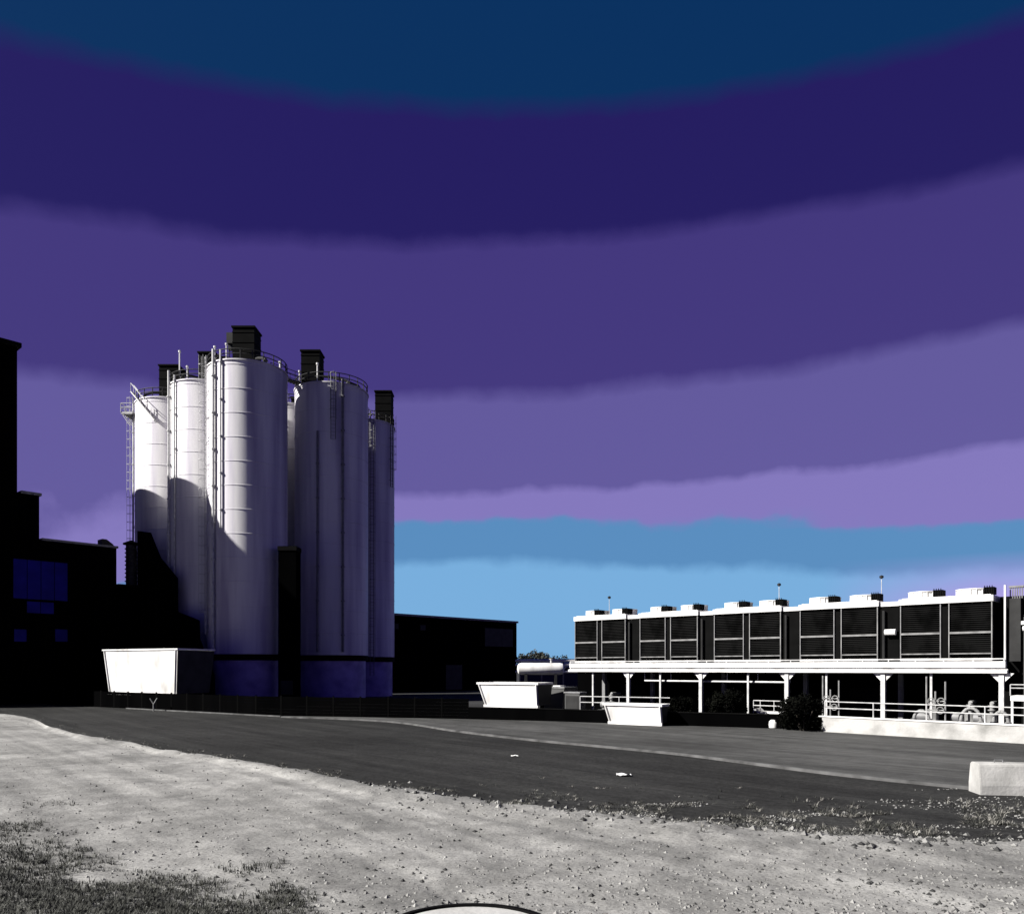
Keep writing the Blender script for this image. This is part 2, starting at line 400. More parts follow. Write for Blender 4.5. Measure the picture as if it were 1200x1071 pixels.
# litter, chamber cover
for i, (x, y, lab, sz) in enumerate(((603,886,'small white scrap of litter on the asphalt left of the bigger crumpled scrap',.22), (731,909,'bigger crumpled white scrap of litter on the asphalt near the dirt edge',.36))):
    p = gnd(x, y); b = MB(); n = 5; vs_ = []
    for a in range(n+1):
        for c in range(n+1): vs_.append((sz*(a/n-.5)*1.5, sz*(c/n-.5), .02+sz*.35*abs(nz2(a*.9, c*.9, 1.0, i*5+3))))
    b.add(vs_, [[a*(n+1)+c, a*(n+1)+c+1, (a+1)*(n+1)+c+1, (a+1)*(n+1)+c] for a in range(n) for c in range(n)])
    o = b.build('litter_scrap', M['paper'], smooth=False); o.location = p; tag(o, lab, 'litter')
cc = Vector((-.62, 11.62, 0))
t = thing('chamber_cover', 'round pale concrete chamber cover with dark rim set in the dirt at the bottom edge', 'manhole cover', cc)
MB().lathe([(1.36,-.1),(1.36,.20),(1.30,.235),(1.22,.235),(1.20,.20),(1.20,-.1)], 64, caps=False).build('rim', M['coal'], t)
MB().lathe([(1.195,-.1),(1.195,.205),(1.0,.222),(.05,.228)], 64).build('lid', M['concrete'], t)

# ------------------------------------------------------------------ silos
K = 1.2                                             # the silo group stands this much farther back
def gp(x, y): return Vector((x*K, y*K, 0))
RS, HS = 3.82*K, 4+29.4*K-.2
def ring_rail(b, r, z, a0=0, a1=2*math.pi, n=28, h=1.15, rad=.06):
    for zz in (z+h, z+h*.55):
        prev = None
        for i in range(n+1):
            a = a0+(a1-a0)*i/n; q = Vector((r*math.cos(a), r*math.sin(a), zz))
            if prev is not None: b.tube(prev, q, rad, 5)
            prev = q
    for i in range(0, n+1, 2):
        a = a0+(a1-a0)*i/n; b.tube((r*math.cos(a), r*math.sin(a), z), (r*math.cos(a), r*math.sin(a), z+h), rad, 5)
def ladder(par, ang, z0, z1, cage=True, m=None, name='ladder'):
    b = MB(); d = Vector((math.cos(ang), math.sin(ang), 0)); s_ = Vector((-d.y,d.x,0)); base = d*(RS+.28)
    for k in (-.28,.28): b.tube(base+s_*k+Vector((0,0,z0)), base+s_*k+Vector((0,0,z1)), .05, 5)
    z = z0
    while z < z1: b.tube(base-s_*.28+Vector((0,0,z)), base+s_*.28+Vector((0,0,z)), .02, 4); z += .45
    z = z0+1
    while z < z1:
        for k in (-.28,.28): b.tube(base+s_*k+Vector((0,0,z)), d*(RS-.02)+s_*k+Vector((0,0,z)), .03, 4)
        z += 3
    o = b.build(name, m or M['galv'], par)
    if cage:
        c = MB(); z = z0+2.5
        while z <= z1:
            pts = [base+s_*(.42*math.cos(t_*math.pi/6))+d*(.75*math.sin(t_*math.pi/6))+Vector((0,0,z)) for t_ in range(7)]
            c.path(pts, .025, 4); z += 1.1
        for t_ in (1,3,5):
            q = base+s_*(.42*math.cos(t_*math.pi/6))+d*(.75*math.sin(t_*math.pi/6)); c.tube(q+Vector((0,0,z0+2.5)), q+Vector((0,0,z1)), .02, 4)
        c.build('safety_cage', m or M['galv'], o)
    return o
def pipe(par, ang, z0, z1, r=.13, m=None):
    b = MB(); d = Vector((math.cos(ang), math.sin(ang), 0)); c = d*(RS+r+.08)
    b.tube(c+Vector((0,0,z0)), c+Vector((0,0,z1)), r, 10)
    z = z0+2
    while z < z1: b.tube(c+Vector((0,0,z)), c+Vector((0,0,z+.16)), r*1.6, 10); b.tube(c+Vector((0,0,z+.08)), d*(RS-.05)+Vector((0,0,z+.08)), .05, 5); z += 4.2
    return b.build('pipe', m or M['galv'], par)
def filterbox(par, dx, dy, wd, h, hood=False, rot=0):
    """dark dust filter housing on the silo roof; dx/dy from the silo axis"""
    b = MB(); z0 = HS+.35; z1 = HS+.35+h
    c, s_ = math.cos(rot), math.sin(rot)
    def rb(bb, x0, x1, y0, y1, za, zb):
        k = len(bb.v); bb.box(x0, x1, y0, y1, za, zb)
        for v in bb.v[k:]:
            v.x, v.y = dx+c*v.x-s_*v.y, dy+s_*v.x+c*v.y
    rb(b, -wd/2, wd/2, -wd/2, wd/2, z0, z1)
    for k in range(4):
        zz = z0+h*(k+.5)/4; rb(b, -wd/2-.05, wd/2+.05, -wd/2-.05, wd/2+.05, zz, zz+.09)
    o = b.build('filter_housing', M['coal'], par, bevel=0)
    b = MB(); rb(b, -wd/2-.12, wd/2+.12, -wd/2-.12, wd/2+.12, z1+.003, z1+.2); b.build('lid', M['coal'], o)
    if hood:
        b = MB(); rb(b, -wd/2-1.0, -wd/2-.003, -.5, .5, z1-1.5, z1-.25); rb(b, -wd/2-.9, -wd/2-.5, -.25, .25, z1-2.2, z1-1.503); b.build('intake_hood', M['dark'], o)
    return o
def make_silo(pos, label, group='tall white silos in a tight cluster'):
    t = thing('silo', label, 'silo', pos, 0, group)
    zb = 4.9*K-.6
    prof = [(RS-.02, zb+.35)]
    z = zb+.35; k = 0
    while z < HS-2.2:
        z2 = z+2.75
        prof += [(RS, z+.03), (RS, z2-.05), (RS+.035, z2-.03), (RS+.035, z2+.03), (RS, z2+.05)]; z = z2
    prof += [(RS, HS)]
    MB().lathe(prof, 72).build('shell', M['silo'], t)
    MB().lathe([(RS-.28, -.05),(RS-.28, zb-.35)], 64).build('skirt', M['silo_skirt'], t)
    MB().lathe([(RS-.34, zb-.347),(RS+.06, zb-.3),(RS+.06, zb+.32),(RS-.3, zb+.347)], 64).build('ring_beam', M['coal'], t)
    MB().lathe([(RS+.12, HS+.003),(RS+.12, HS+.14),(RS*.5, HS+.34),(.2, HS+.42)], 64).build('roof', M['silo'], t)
    b = MB(); ring_rail(b, RS-.05, HS+.14, n=44); b.build('handrail', M['dark'], t)
    return t
sA = make_silo(gp(-38.3,90.6), 'leftmost white silo, with a cantilevered catwalk and stair at its head')
sB = make_silo(gp(-32.3,85.3), 'white silo between the catwalk silo and the nearest tallest looking silo')
sC = make_silo(gp(-26.3,80.0), 'nearest white silo, half sunlit, carrying the tallest black box of the cluster')
sD = make_silo(gp(-25.2,92.6), 'white silo seen only through the narrow gap in the middle of the cluster')
sE = make_silo(gp(-19.3,86.0), 'wide shaded white silo right of the dark gap, with a sunlit patch at its head')
sF = make_silo(gp(-18.2,98.0), 'rightmost white silo, in shade, with a caged ladder down its side')
pxm = lambda px, Y: px/F*Y
filterbox(sC, pxm(-1,96), 0, 2.55, 4.7, True)
filterbox(sB, pxm(2,102), 0, 2.0, 4.3)
filterbox(sA, pxm(4,108), -1.0, 2.5, 4.6)
filterbox(sE, pxm(-19,103), -1.5, 2.3, 4.2)
filterbox(sF, pxm(26,118), -.6, 2.3, 4.4)
filterbox(sD, .6, .5, 1.6, 1.8)
PHI = lambda deg: R(deg)
pipe(sB, R(222), 6, HS+1.6, .15); pipe(sB, R(238), 12, HS+.8, .10)
pipe(sC, R(237), 6, HS+1.4, .16); pipe(sC, R(250), 20, HS+1.2, .10)
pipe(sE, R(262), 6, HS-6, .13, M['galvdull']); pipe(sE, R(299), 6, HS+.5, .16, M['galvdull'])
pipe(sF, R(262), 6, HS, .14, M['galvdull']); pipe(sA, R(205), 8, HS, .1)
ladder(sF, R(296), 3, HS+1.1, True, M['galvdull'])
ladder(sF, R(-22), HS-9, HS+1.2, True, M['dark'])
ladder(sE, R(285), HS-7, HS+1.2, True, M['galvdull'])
ladder(sC, R(215), 8, HS+1.1, True)
ladder(sA, R(196), 10, HS+1.1, True)
def rooftop_posts(par, items):
    for dx, dy, h in items:
        b = MB(); b.tube((dx,dy,HS+.1), (dx,dy,HS+.1+h), .085, 7); b.tube((dx,dy,HS+h), (dx,dy,HS+h+.22), .16, 7)
        b.build('roof_post', M['white'], par)
rooftop_posts(sB, [(pxm(-21,102),-3.1,3.9),(pxm(-10,102),-3.7,1.8)])
rooftop_posts(sC, [(pxm(-28,96),-2.9,2.0),(pxm(-12,96),-3.7,2.0),(pxm(40,96),-.8,1.0)])
rooftop_posts(sE, [(pxm(-33,103),-1.9,2.2),(pxm(-8,103),-3.9,2.4)])
rooftop_posts(sF, [(pxm(0,118),-4,2.6)])
for par, x0, y0, x1, y1 in ((sC,.6,-.4,2.9,-2.6),(sC,-1.4,-.6,-2.6,-2.9),(sB,-.6,-.8,-1.8,-3.4),(sE,-.6,-2.4,2.6,-2.4),(sE,.4,-2.0,3.6,-.6),(sF,1.6,-1.6,-1.2,-3.4),(sA,-.6,-1.8,-2.4,-2.9)):
    b = MB(); b.path([(x0,y0,HS+1.5),((x0+x1)/2,(y0+y1)/2,HS+1.35),(x1,y1,HS+.9),(x1,y1,HS+.2)], .16, 8)
    b.tube((x1,y1,HS+.55),(x1,y1,HS+.7),.3,10); b.build('dust_duct', M['dark'], par)
# catwalk on the leftmost silo
b = MB()
b.box(-RS-1.1, -RS+.4, -2.6, 2.2, HS-1.35, HS-1.22)
for k in range(9): b.box(-RS-1.1, -RS+.4, -2.6+k*.58, -2.54+k*.58, HS-1.5, HS-1.353)
cat = b.build('catwalk', M['galv'], sA)
b = MB()
for y in (-2.6,-1.4,-.2,1.0,2.2): b.tube((-RS-1.1,y,HS-1.3),(-RS-1.1,y,HS-.1),.05,5)
for z in (HS-.1,HS-.65): b.tube((-RS-1.1,-2.6,z),(-RS-1.1,2.2,z),.05,5); b.tube((-RS-1.1,-2.6,z),(-RS+.3,-2.6,z),.05,5)
for k in range(5): b.tube((-RS-1.0+.02,-2.5+k,HS-1.5),(-RS+.05,-2.5+k,HS-3.0),.05,5)
b.build('railing', M['galv'], cat)
b = MB()                                            # stair across the head of the silo
for s0 in (0,.8):
    b.tube((-RS*.80-.1, -RS*.66-s0, HS+1.0), (RS*.02, -RS*1.0-.25-s0, HS-3.3), .09, 6)
    b.tube((-RS*.80-.1, -RS*.66-s0, HS+2.1), (RS*.02, -RS*1.0-.25-s0, HS-2.2), .05, 6)
for k in range(15):
    f_ = k/14; x = -RS*.80-.1+(RS*.82+.1)*f_; y = -RS*.66+(-RS*.34-.25)*f_; z = HS+1.0-4.3*f_
    b.box(x-.13, x+.13, y-.8, y, z-.03, z+.02)
    if k % 3 == 0:
        for s0 in (0,.8): b.tube((x,y-s0,z),(x,y-s0,z+1.1),.045,5)
b.build('stair', M['galv'], sA)
# walkway bridges between heads
def bridge(p, q, z, label):
    d = (q-p); l = d.length; t = thing('roof_walkway', label, 'walkway', (p.x,p.y,z), math.atan2(d.y,d.x))
    b = MB(); b.box(0, l, -.5, .5, 0, .1)
    for k in range(int(l/.5)): b.box(k*.5, k*.5+.05, -.5, .5, -.1, -.003)
    b.build('deck', M['dark'], t)
    for s_ in (-.5,.5):
        r_ = MB()
        for h in (.55,1.1): r_.tube((0,s_,h+.1),(l,s_,h+.1),.04,5)
        k = 0
        while k <= l: r_.tube((k,s_,.1),(k,s_,1.2),.04,5); k += 1.2
        r_.build('railing', M['dark'], t)
c_ = gp(-26.3,80); e_ = gp(-19.3,86); f_ = gp(-18.2,98)
bridge(c_+Vector((2.0,1.4,0)), e_+Vector((-3.2,-1.6,0)), HS+.62, 'dark steel walkway bridging the nearest silo and the wide shaded silo')
bridge(e_+Vector((1.6,1.5,0)), f_+Vector((1.0,-3.0,0)), HS+.62, 'dark steel walkway bridging the wide shaded silo and the rightmost silo')

q = at(326,0,92.2)  # black block added to darken the gap between two silos, only shade there
t = thing('gap_shade_block', 'black upright block added as painted shade in the gap between the nearest silo and the wide shaded silo', 'shade block', (q.x,q.y,0))
MB().box(0, 2.05, 0, 2.0, 0, z_ := EYE+(HY-645)/F*92.2).build('casing', M['black'], t, smooth=False)
MB().box(-.06, 2.12, -.1, 2.1, z_+.003, z_+.5).build('head', M['coal'], t, smooth=False)
MB().box(.3, 1.7, -.12, -.003, 1.0, 2.6).build('shade_block_panel', M['dark'], t, smooth=False)

# ------------------------------------------------------------------ malt house on the left (black cladding, grid aligned)
KP = Vector((-45.8*K, 74.4*K, 0))
t = thing('malt_house', 'black clad stepped industrial building with a tall tower at the left edge', 'building', KP, GA)
# local x = U (towards the right and the camera), local y = W (right and away)
def facade_t(x):                                    # local y on the facade for photo column x
    X = (x-CX)/F
    return (X*KP.y-KP.x)/(W.x-X*W.y)
def facade_z(x, y): return EYE+(HY-y)/F*(KP.y+W.y*facade_t(x))
ZT = facade_z(20, 402); ZS = facade_z(46, 578); ZW = facade_z(136, 640); ZL = facade_z(163, 686)
YS, YW, YL = facade_t(46), facade_t(136.5), facade_t(164)
def ribbed(b, x0, x1, y0, y1, z0, z1, face='x', step=.9):
    b.box(x0, x1, y0, y1, z0, z1)
    y = y0+.3
    while y < y1-.2: b.box(x1+.0, x1+.06, y, y+.09, z0+.02, z1-.02); y += step
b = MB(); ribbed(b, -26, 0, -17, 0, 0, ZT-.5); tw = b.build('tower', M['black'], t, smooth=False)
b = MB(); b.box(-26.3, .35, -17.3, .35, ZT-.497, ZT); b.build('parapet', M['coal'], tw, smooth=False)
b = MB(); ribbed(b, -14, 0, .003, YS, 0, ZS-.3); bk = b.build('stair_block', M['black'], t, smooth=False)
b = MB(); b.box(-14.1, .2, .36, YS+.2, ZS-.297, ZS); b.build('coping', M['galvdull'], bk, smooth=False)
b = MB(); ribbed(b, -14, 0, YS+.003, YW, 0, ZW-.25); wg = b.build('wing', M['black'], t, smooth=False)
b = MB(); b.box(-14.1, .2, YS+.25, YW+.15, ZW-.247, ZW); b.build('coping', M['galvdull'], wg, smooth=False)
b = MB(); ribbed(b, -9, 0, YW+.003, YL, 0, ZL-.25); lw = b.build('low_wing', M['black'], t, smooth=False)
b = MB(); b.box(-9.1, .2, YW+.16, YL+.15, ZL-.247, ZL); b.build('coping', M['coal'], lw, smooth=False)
b = MB(); b.prism([(-2,YW-1.4,ZW+.003),(-2,YW-.1,ZW+.003),(-2,YW-.1,ZW+.25),(-2,YW-.9,ZW+.8),(-2,YW-1.4,ZW+.8)], (1.4,0,0)); b.build('roof_vent', M['dark'], wg, smooth=False)
def win(x0, x1, y0, y1):
    a, c = facade_t(x0), facade_t(x1); Y = KP.y+W.y*(a+c)/2
    z1 = EYE+(HY-y0)/F*Y; z0 = EYE+(HY-y1)/F*Y
    n = max(1, round((c-a)/1.6)); fr = MB()
    for k in range(n+1): yy = a+(c-a)*k/n; fr.box(.062, .11, yy-.03, yy+.03, z0, z1)
    for k in range(2): zz = z0+(z1-z0)*k; fr.box(.064, .13, a, c, zz-.04, zz+.04)
    o = fr.build('window', M['coal'], t, smooth=False)
    MB().box(.0605, .09, a, c, z0, z1).build('pane', M['glass'], o, smooth=False)
win(15, 79, 657, 703); win(31, 63, 705, 719); win(16, 31, 737, 752); win(64, 79, 737, 752)
# vent stack on the low wing
q = KP+W*facade_t(157.5)-U*.9
b = thing('vent_stack', 'dark ribbed vent stack standing on the low roof beside the silos', 'vent', (q.x,q.y,ZL), 0)
pr = [(.62,0.003)]
for k in range(9): z = .5+k*.5; pr += [(.62,z-.06),(.74,z-.04),(.74,z+.06),(.62,z+.08)]
MB().lathe(pr+[(.62,5.0)], 24).build('stack', M['dark'], b)
MB().lathe([(.3,5.003),(.95,5.05),(.95,5.2),(.1,5.6)], 24).build('rain_cap', M['coal'], b)

# covered conveyor in front of the silo row
A0 = gp(-38.3,90.6)
base = A0-W*(RS+2.3)
t = thing('conveyor_gallery', 'black sloping conveyor housing in front of the foot of the silos', 'conveyor', base, GA)
def zc(px, py, tt): Y = base.y+U.y*tt; return EYE+(HY-py)/F*Y
ts = [4.5, 7.2, 11.5, 11.5, 16.4, 16.4, 20.2]
ys_ = [622, 652, 676, 716, 726, 748, 792]
prof = [(5.2*1,0,0)]+[(a,0,zc(0,y,a)) for a, y in zip([5.2,8,12.4,12.5,17.8,17.9,21.3], ys_)]+[(21.3,0,0)]
MB().prism(prof, (0,1.7,0)).build('housing', M['black'], t, smooth=False)
b = MB()
for k in range(9): b.box(5+k*1.8, 5.1+k*1.8, -.06, -.003, 0, zc(0,[640,655,668,678,720,725,728,752,775][k],5+k*1.8)-.5)
b.build('cladding_rib', M['coal'], t, smooth=False)

# ------------------------------------------------------------------ dark warehouse right of the silos
ZB = 4+7.6*K
wp = Vector((.75*K, 130*K, 0))
t = thing('warehouse', 'low black flat roofed warehouse right of the silos', 'building', wp, GA)
b = MB(); ribbed(b, -20, 0, -40, 0, 0, ZB-.35, step=1.6); wl = b.build('wall', M['black'], t, smooth=False)
b = MB(); b.box(-20.2, .25, -40.2, .25, ZB-.347, ZB); b.build('coping', M['galvdull'], wl, smooth=False)
b = MB(); b.box(.061, .10, -9, -1.2, ZB-5, ZB-1.6); b.build('cladding_panel', M['dark'], wl, smooth=False)
b = MB(); b.box(.061, .16, -19, -15, .2, 4.6); b.build('shutter_door', M['dark'], t, smooth=False)
for y0 in (-31,-25): 
    b = MB(); b.box(.061, .12, y0, y0+1.2, ZB-2.6, ZB-1.7); b.build('louvre', M['dark'], wl, smooth=False)

# ------------------------------------------------------------------ boundary fence and low wall
root = thing('board_fence', 'long black board fence along the far side of the road before the silos', 'fence', fence_pts[0])
o0 = fence_pts[0]
for a, c in zip(fence_pts, fence_pts[1:]):
    d = (c-a); n = max(1, round(d.length/2.6))
    pm = MB()
    for k in range(n):
        p0 = a+d*k/n-o0; p1 = a+d*(k+1)/n-o0; dn = d.normalized()
        for j in range(6): pm.obox(p0+dn*.05, p1-dn*.05, .04, (.02 if j == 0 else .06+j*.262), .06+j*.262+.258)
    pm.build('board_panel', M['black'], root, smooth=False)
    for k in range(n):
        p = a+d*k/n-o0; MB().box(p.x-.06, p.x+.06, p.y-.06, p.y+.06, -.05, 1.72).build('post', M['coal'], root, smooth=False)
root = thing('low_wall', 'low black wall along the pavement in front of the cooler deck', 'wall', wall_pts[0])
o0 = wall_pts[0]
for a, c in zip(wall_pts, wall_pts[1:]):
    b = MB(); b.obox(a-o0, c-o0, .25, -.05, .93); b.build('wall_section', M['black'], root, smooth=False)
    b = MB(); b.obox(a-o0, c-o0, .34, .933, 1.0); b.build('coping', M['coal'], root, smooth=False)

# forked posts in front of fence and wall
for x, y0, y1, lab in ((180,818,833,'small forked pale post in front of the fence below the big white hopper'),
                       (579,832,842,'small forked pale post in front of the low wall below the second hopper')):
    Y = EYE*F/(y1-HY); p = gnd(x, y1); h = (y1-y0)/F*Y
    t = thing('forked_post', lab, 'post', p)
    MB().tube((0,0,-.02),(0,0,h*.55),.07,8).build('stem', M['frame'], t)
    b = MB(); b.tube((0,0,h*.53),(-h*.28,0,h),.055,8); b.tube((0,0,h*.53),(h*.28,0,h),.055,8); b.build('fork', M['frame'], t)

# ------------------------------------------------------------------ white tapered hoppers
def hopper(p, q, ztop, zbot, depth, inset, label, legs=True, inr=None):
    """p,q: plan ends of the front face at the top (left, right)"""
    d = (q-p); l = d.length; inr = inset if inr is None else inr
    t = thing('hopper', label, 'hopper', (p.x,p.y,0), math.atan2(d.y,d.x), 'white tapered hoppers along the boundary')
    b = MB()
    top = [(0,0,ztop),(l,0,ztop),(l,depth,ztop),(0,depth,ztop)]
    bot = [(inset,.25,zbot),(l-inr,.25,zbot),(l-inr,depth-.25,zbot),(inset,depth-.25,zbot)]
    # open box with wall thickness
    ti = [(.12,.12,ztop),(l-.12,.12,ztop),(l-.12,depth-.12,ztop),(.12,depth-.12,ztop)]
    bi = [(inset+.1,.37,zbot+.15),(l-inr-.1,.37,zbot+.15),(l-inr-.1,depth-.37,zbot+.15),(inset+.1,depth-.37,zbot+.15)]
    v = bot+top+ti+bi
    f = [[0,3,2,1]]+[[i,(i+1)%4,4+(i+1)%4,4+i] for i in range(4)]+[[4+i,4+(i+1)%4,8+(i+1)%4,8+i] for i in range(4)]+[[8+i,8+(i+1)%4,12+(i+1)%4,12+i] for i in range(4)]+[[12,13,14,15]]
    b.add(v, f); b.build('body', M['white'], t, smooth=False)
    e = MB(); x1_, x2_ = l-inr, l  # dark panel added to paint shade onto the end turned from the sun
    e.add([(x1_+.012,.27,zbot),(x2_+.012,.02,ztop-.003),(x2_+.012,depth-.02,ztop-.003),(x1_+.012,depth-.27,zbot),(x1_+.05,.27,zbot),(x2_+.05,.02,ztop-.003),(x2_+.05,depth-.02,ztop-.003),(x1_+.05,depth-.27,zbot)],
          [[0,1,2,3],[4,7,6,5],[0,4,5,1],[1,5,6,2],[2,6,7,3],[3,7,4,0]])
    tag(e.build('end_shade_panel', M['dark'], t, smooth=False), 'dark grey panel painting shade on the right end')
    r_ = MB(); h = .16
    r_.box(-.08, l+.08, -.09, .03, ztop+.003, ztop+h); r_.box(-.08, l+.08, depth-.03, depth+.09, ztop+.003, ztop+h)
    r_.box(-.08, .03, .033, depth-.033, ztop+.003, ztop+h); r_.box(l-.03, l+.08, .033, depth-.033, ztop+.003, ztop+h); r_.build('rim', M['white'], t, smooth=False)
    for f_ in (.02, .98):                           # edge ribs on the front
        xa = l*f_; xb = inset+(l-inset-inr)*f_
        e = MB(); e.tube((xa,-.04,ztop),(xb,.21,zbot),.07,6); e.build('edge_rib', M['white'], t)
    s_ = MB(); s_.box(inset*.9, l-inr*.9, .12, .30, zbot-.20, zbot-.003); s_.build('bottom_rail', M['white'], t, smooth=False)
    if legs:
        for xx in (inset+.5, l-inr-.5):
            for yy in (.6, depth-.6):
                g = MB(); g.box(xx-.12, xx+.12, yy-.12, yy+.12, -.02, zbot-.003); g.build('leg', M['coal'], t, smooth=False)
    return t
def z_of(y, Y): return EYE+(HY-y)/F*Y
pL = at(121,0,84); pR = at(208,0,79); hopper(Vector((pL.x,pL.y,0)), Vector((pR.x,pR.y,0)), z_of(762,81.5), z_of(812,81.5), 4.6, .55, 'big white tapered hopper with shade painted on its right end in front of the silos', inr=.45)
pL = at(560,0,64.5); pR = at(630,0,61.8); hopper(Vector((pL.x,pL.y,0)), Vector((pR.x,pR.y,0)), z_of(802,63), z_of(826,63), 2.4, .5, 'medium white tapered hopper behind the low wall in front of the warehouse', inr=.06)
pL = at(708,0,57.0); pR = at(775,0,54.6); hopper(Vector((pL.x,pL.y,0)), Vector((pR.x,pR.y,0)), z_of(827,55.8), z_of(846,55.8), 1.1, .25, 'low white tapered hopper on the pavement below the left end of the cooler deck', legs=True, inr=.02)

# ------------------------------------------------------------------ cooler deck
Lp = Vector((5.3,68.1,0)); Rp = Vector((28.5,47.5,0))
LEN = 31.6; DEP = 4.2
def deck_t(x):
    X = (x-CX)/F
    return (X*Lp.y-Lp.x)/(U.x-X*U.y)
deck = thing('cooler_deck', 'long white edged steel deck on columns carrying the row of coolers', 'platform', Lp, GA)
MB().box(-.5, LEN, .45, DEP, 4.05, 4.40).build('deck_plate', M['coal'], deck, smooth=False)
b = MB(); b.box(-.5, LEN, -.05, .447, 4.06, 4.42); b.box(-.5, LEN, .05, .40, 3.98, 4.057); b.build('edge_beam', M['white'], deck, smooth=False)
b = MB(); b.box(-.6, LEN+.1, -.10, .35, 3.72, 3.90); b.box(-.6, LEN+.1, .1, .2, 3.903, 3.977); b.build('lower_beam', M['white'], deck, smooth=False)
b = MB(); b.box(-.5, LEN, -.02, .03, 4.53, 4.60); 
k = -.5
while k <= LEN: b.box(k, k+.06, -.015, .028, 4.423, 4.528); k += 1.6
b.build('toe_rail', M['galv'], deck, smooth=False)
def column(tt, yy, wd, base=0, m='galv', bracket=True, top=3.72):
    b = MB(); h = wd/2
    b.box(tt-h, tt+h, yy-h, yy-h+.03, base, top-.003); b.box(tt-h, tt+h, yy+h-.03, yy+h, base, top-.003); b.box(tt-.02, tt+.02, yy-h+.03, yy+h-.03, base, top-.003)
    o = b.build('column', M[m], deck, smooth=False)
    b = MB(); b.box(tt-h-.12, tt+h+.12, yy-h-.12, yy+h+.12, base-.02, base+.05); b.build('base_plate', M[m], o, smooth=False)
    if bracket:
        b = MB()
        for s_ in (-1,1): b.prism([(tt+s_*h,yy-.04,top-.01),(tt+s_*(h+.5),yy-.04,top-.01),(tt+s_*h,yy-.04,top-.55)], (0,.08,0))
        b.build('bracket', M['white'], o, smooth=False)
for x in (735, 820, 921, 1034, 1173): column(deck_t(x), .2, .27 if x > 900 else .25)
for x in (693, 772, 875, 967, 1090): column(deck_t(x), .25, .13, bracket=False)
for tt in (.4, 5.3, 11.8, 18.3, 24.8, 31.0): column(tt, DEP-.4, .3, m='galvdull', bracket=False, top=4.04)
# coolers
UW = 5.12; PITCH = 6.47
def make_cooler():
    t = thing('dry_cooler', 'x', 'cooler', (0,0,0), GA, 'dry coolers in a row on the deck')
    Z0, Z1 = 4.62, 8.0
    D = DEP-.3
    b = MB(); b.box(.02, UW-.02, .25, D-.25, Z0, Z1-.003); b.build('core', M['coal'], t, smooth=False)
    b = MB(); b.box(-.06, UW+.06, -.06, D, Z1, Z1+.36); b.box(.1, UW-.1, .1, D-.1, Z1+.363, Z1+.42); b.build('roof_frame', M['white'], t, smooth=False)
    b = MB(); b.box(0, UW, 0, D, 4.405, Z0-.003); b.build('base_frame', M['white'], t, smooth=False)
    gap = .42; pw = (UW-gap)/2
    for x0 in (0, pw+gap):
        x1 = x0+pw; zm = 6.16
        b = MB()
        for z0, z1 in ((Z0+.32, zm-.07), (zm+.07, Z1-.04)):
            z = z0+.02
            while z < z1-.08:
                b.add([(x0+.07,.06,z),(x1-.07,.06,z),(x1-.07,.15,z+.085),(x0+.07,.15,z+.085),(x0+.07,.07,z),(x1-.07,.07,z),(x1-.07,.16,z+.085),(x0+.07,.16,z+.085)],
                      [[0,1,2,3],[4,7,6,5],[0,4,5,1],[3,2,6,7],[0,3,7,4],[1,5,6,2]]); z += .125
        b.box(x0+.07, x1-.07, .17, .247, Z0+.32, Z1-.04)
        cp = b.build('coil_panel', M['coil'], t, smooth=False)
        for xa in (x0, x1-.055): MB().box(xa, xa+.055, .0, .2, Z0+.003, Z1-.003).build('frame', M['galvdull'] if x0 == 0 else M['frame'], cp, smooth=False)
        b = MB(); b.box(x0+.058, x1-.058, -.015, .2, zm-.06, zm+.06); b.build('mid_rail', M['rail'], cp, smooth=False)
        b = MB(); b.box(x0+.058, x1-.058, .005, .2, Z0+.24, Z0+.31); b.build('sill_rail', M['rail'], cp, smooth=False)
        cx, cy = (x0+x1)/2-.16, D/2
        b = MB(); b.lathe([(1.06,Z1+.423),(1.06,Z1+.48),(.97,Z1+.52),(.97,Z1+.80),(1.05,Z1+.86),(1.05,Z1+.90),(.92,Z1+.90),(.92,Z1+.45)], 40, cx, cy, caps=False)
        for k in range(20):
            a = 2*math.pi*k/20; b.tube((cx+1.0*math.cos(a),cy+1.0*math.sin(a),Z1+.5),(cx+1.0*math.cos(a),cy+1.0*math.sin(a),Z1+.86),.03,4)
        fc = b.build('fan_cowl', M['white'], t)
        b = MB()
        for rr in (.3,.6,.88):
            pts = [(cx+rr*math.cos(i*math.pi/12),cy+rr*math.sin(i*math.pi/12),Z1+.82) for i in range(25)]; b.path(pts,.012,4)
        for i in range(6): b.tube((cx,cy,Z1+.82),(cx+.91*math.cos(i*math.pi/3),cy+.91*math.sin(i*math.pi/3),Z1+.82),.018,4)
        b.lathe([(.22,Z1+.6),(.22,Z1+.80)], 16, cx, cy); b.build('fan_guard', M['coal'], fc)
        b = MB(); b.box(x1-.50, x1+.04, .25, 1.0, Z1+.423, Z1+.86)
        for k in range(4): b.box(x1-.46+k*.13, x1-.42+k*.13, .21, .247, Z1+.43, Z1+.95)
        b.build('junction_box', M['coal'], t, smooth=False)
        if x0 == 0: MB().box(x1+.06, x1+gap-.06, .1, .248, Z0, Z1-.2).build('cable_tray', M['coal'], t, smooth=False)
    return t
labs = ['dry cooler at the far left end of the deck, smallest in view', 'second dry cooler from the far left end of the deck',
        'middle dry cooler of the five on the deck', 'second dry cooler from the near right end of the deck', 'dry cooler at the near right end of the deck, largest in view']
cool = make_cooler()
for i in range(5):
    o = cool if i == 0 else copy_tree(cool)
    o.location = Lp+U*(-.1+PITCH*i)+W*.15; o['label'] = labs[i]
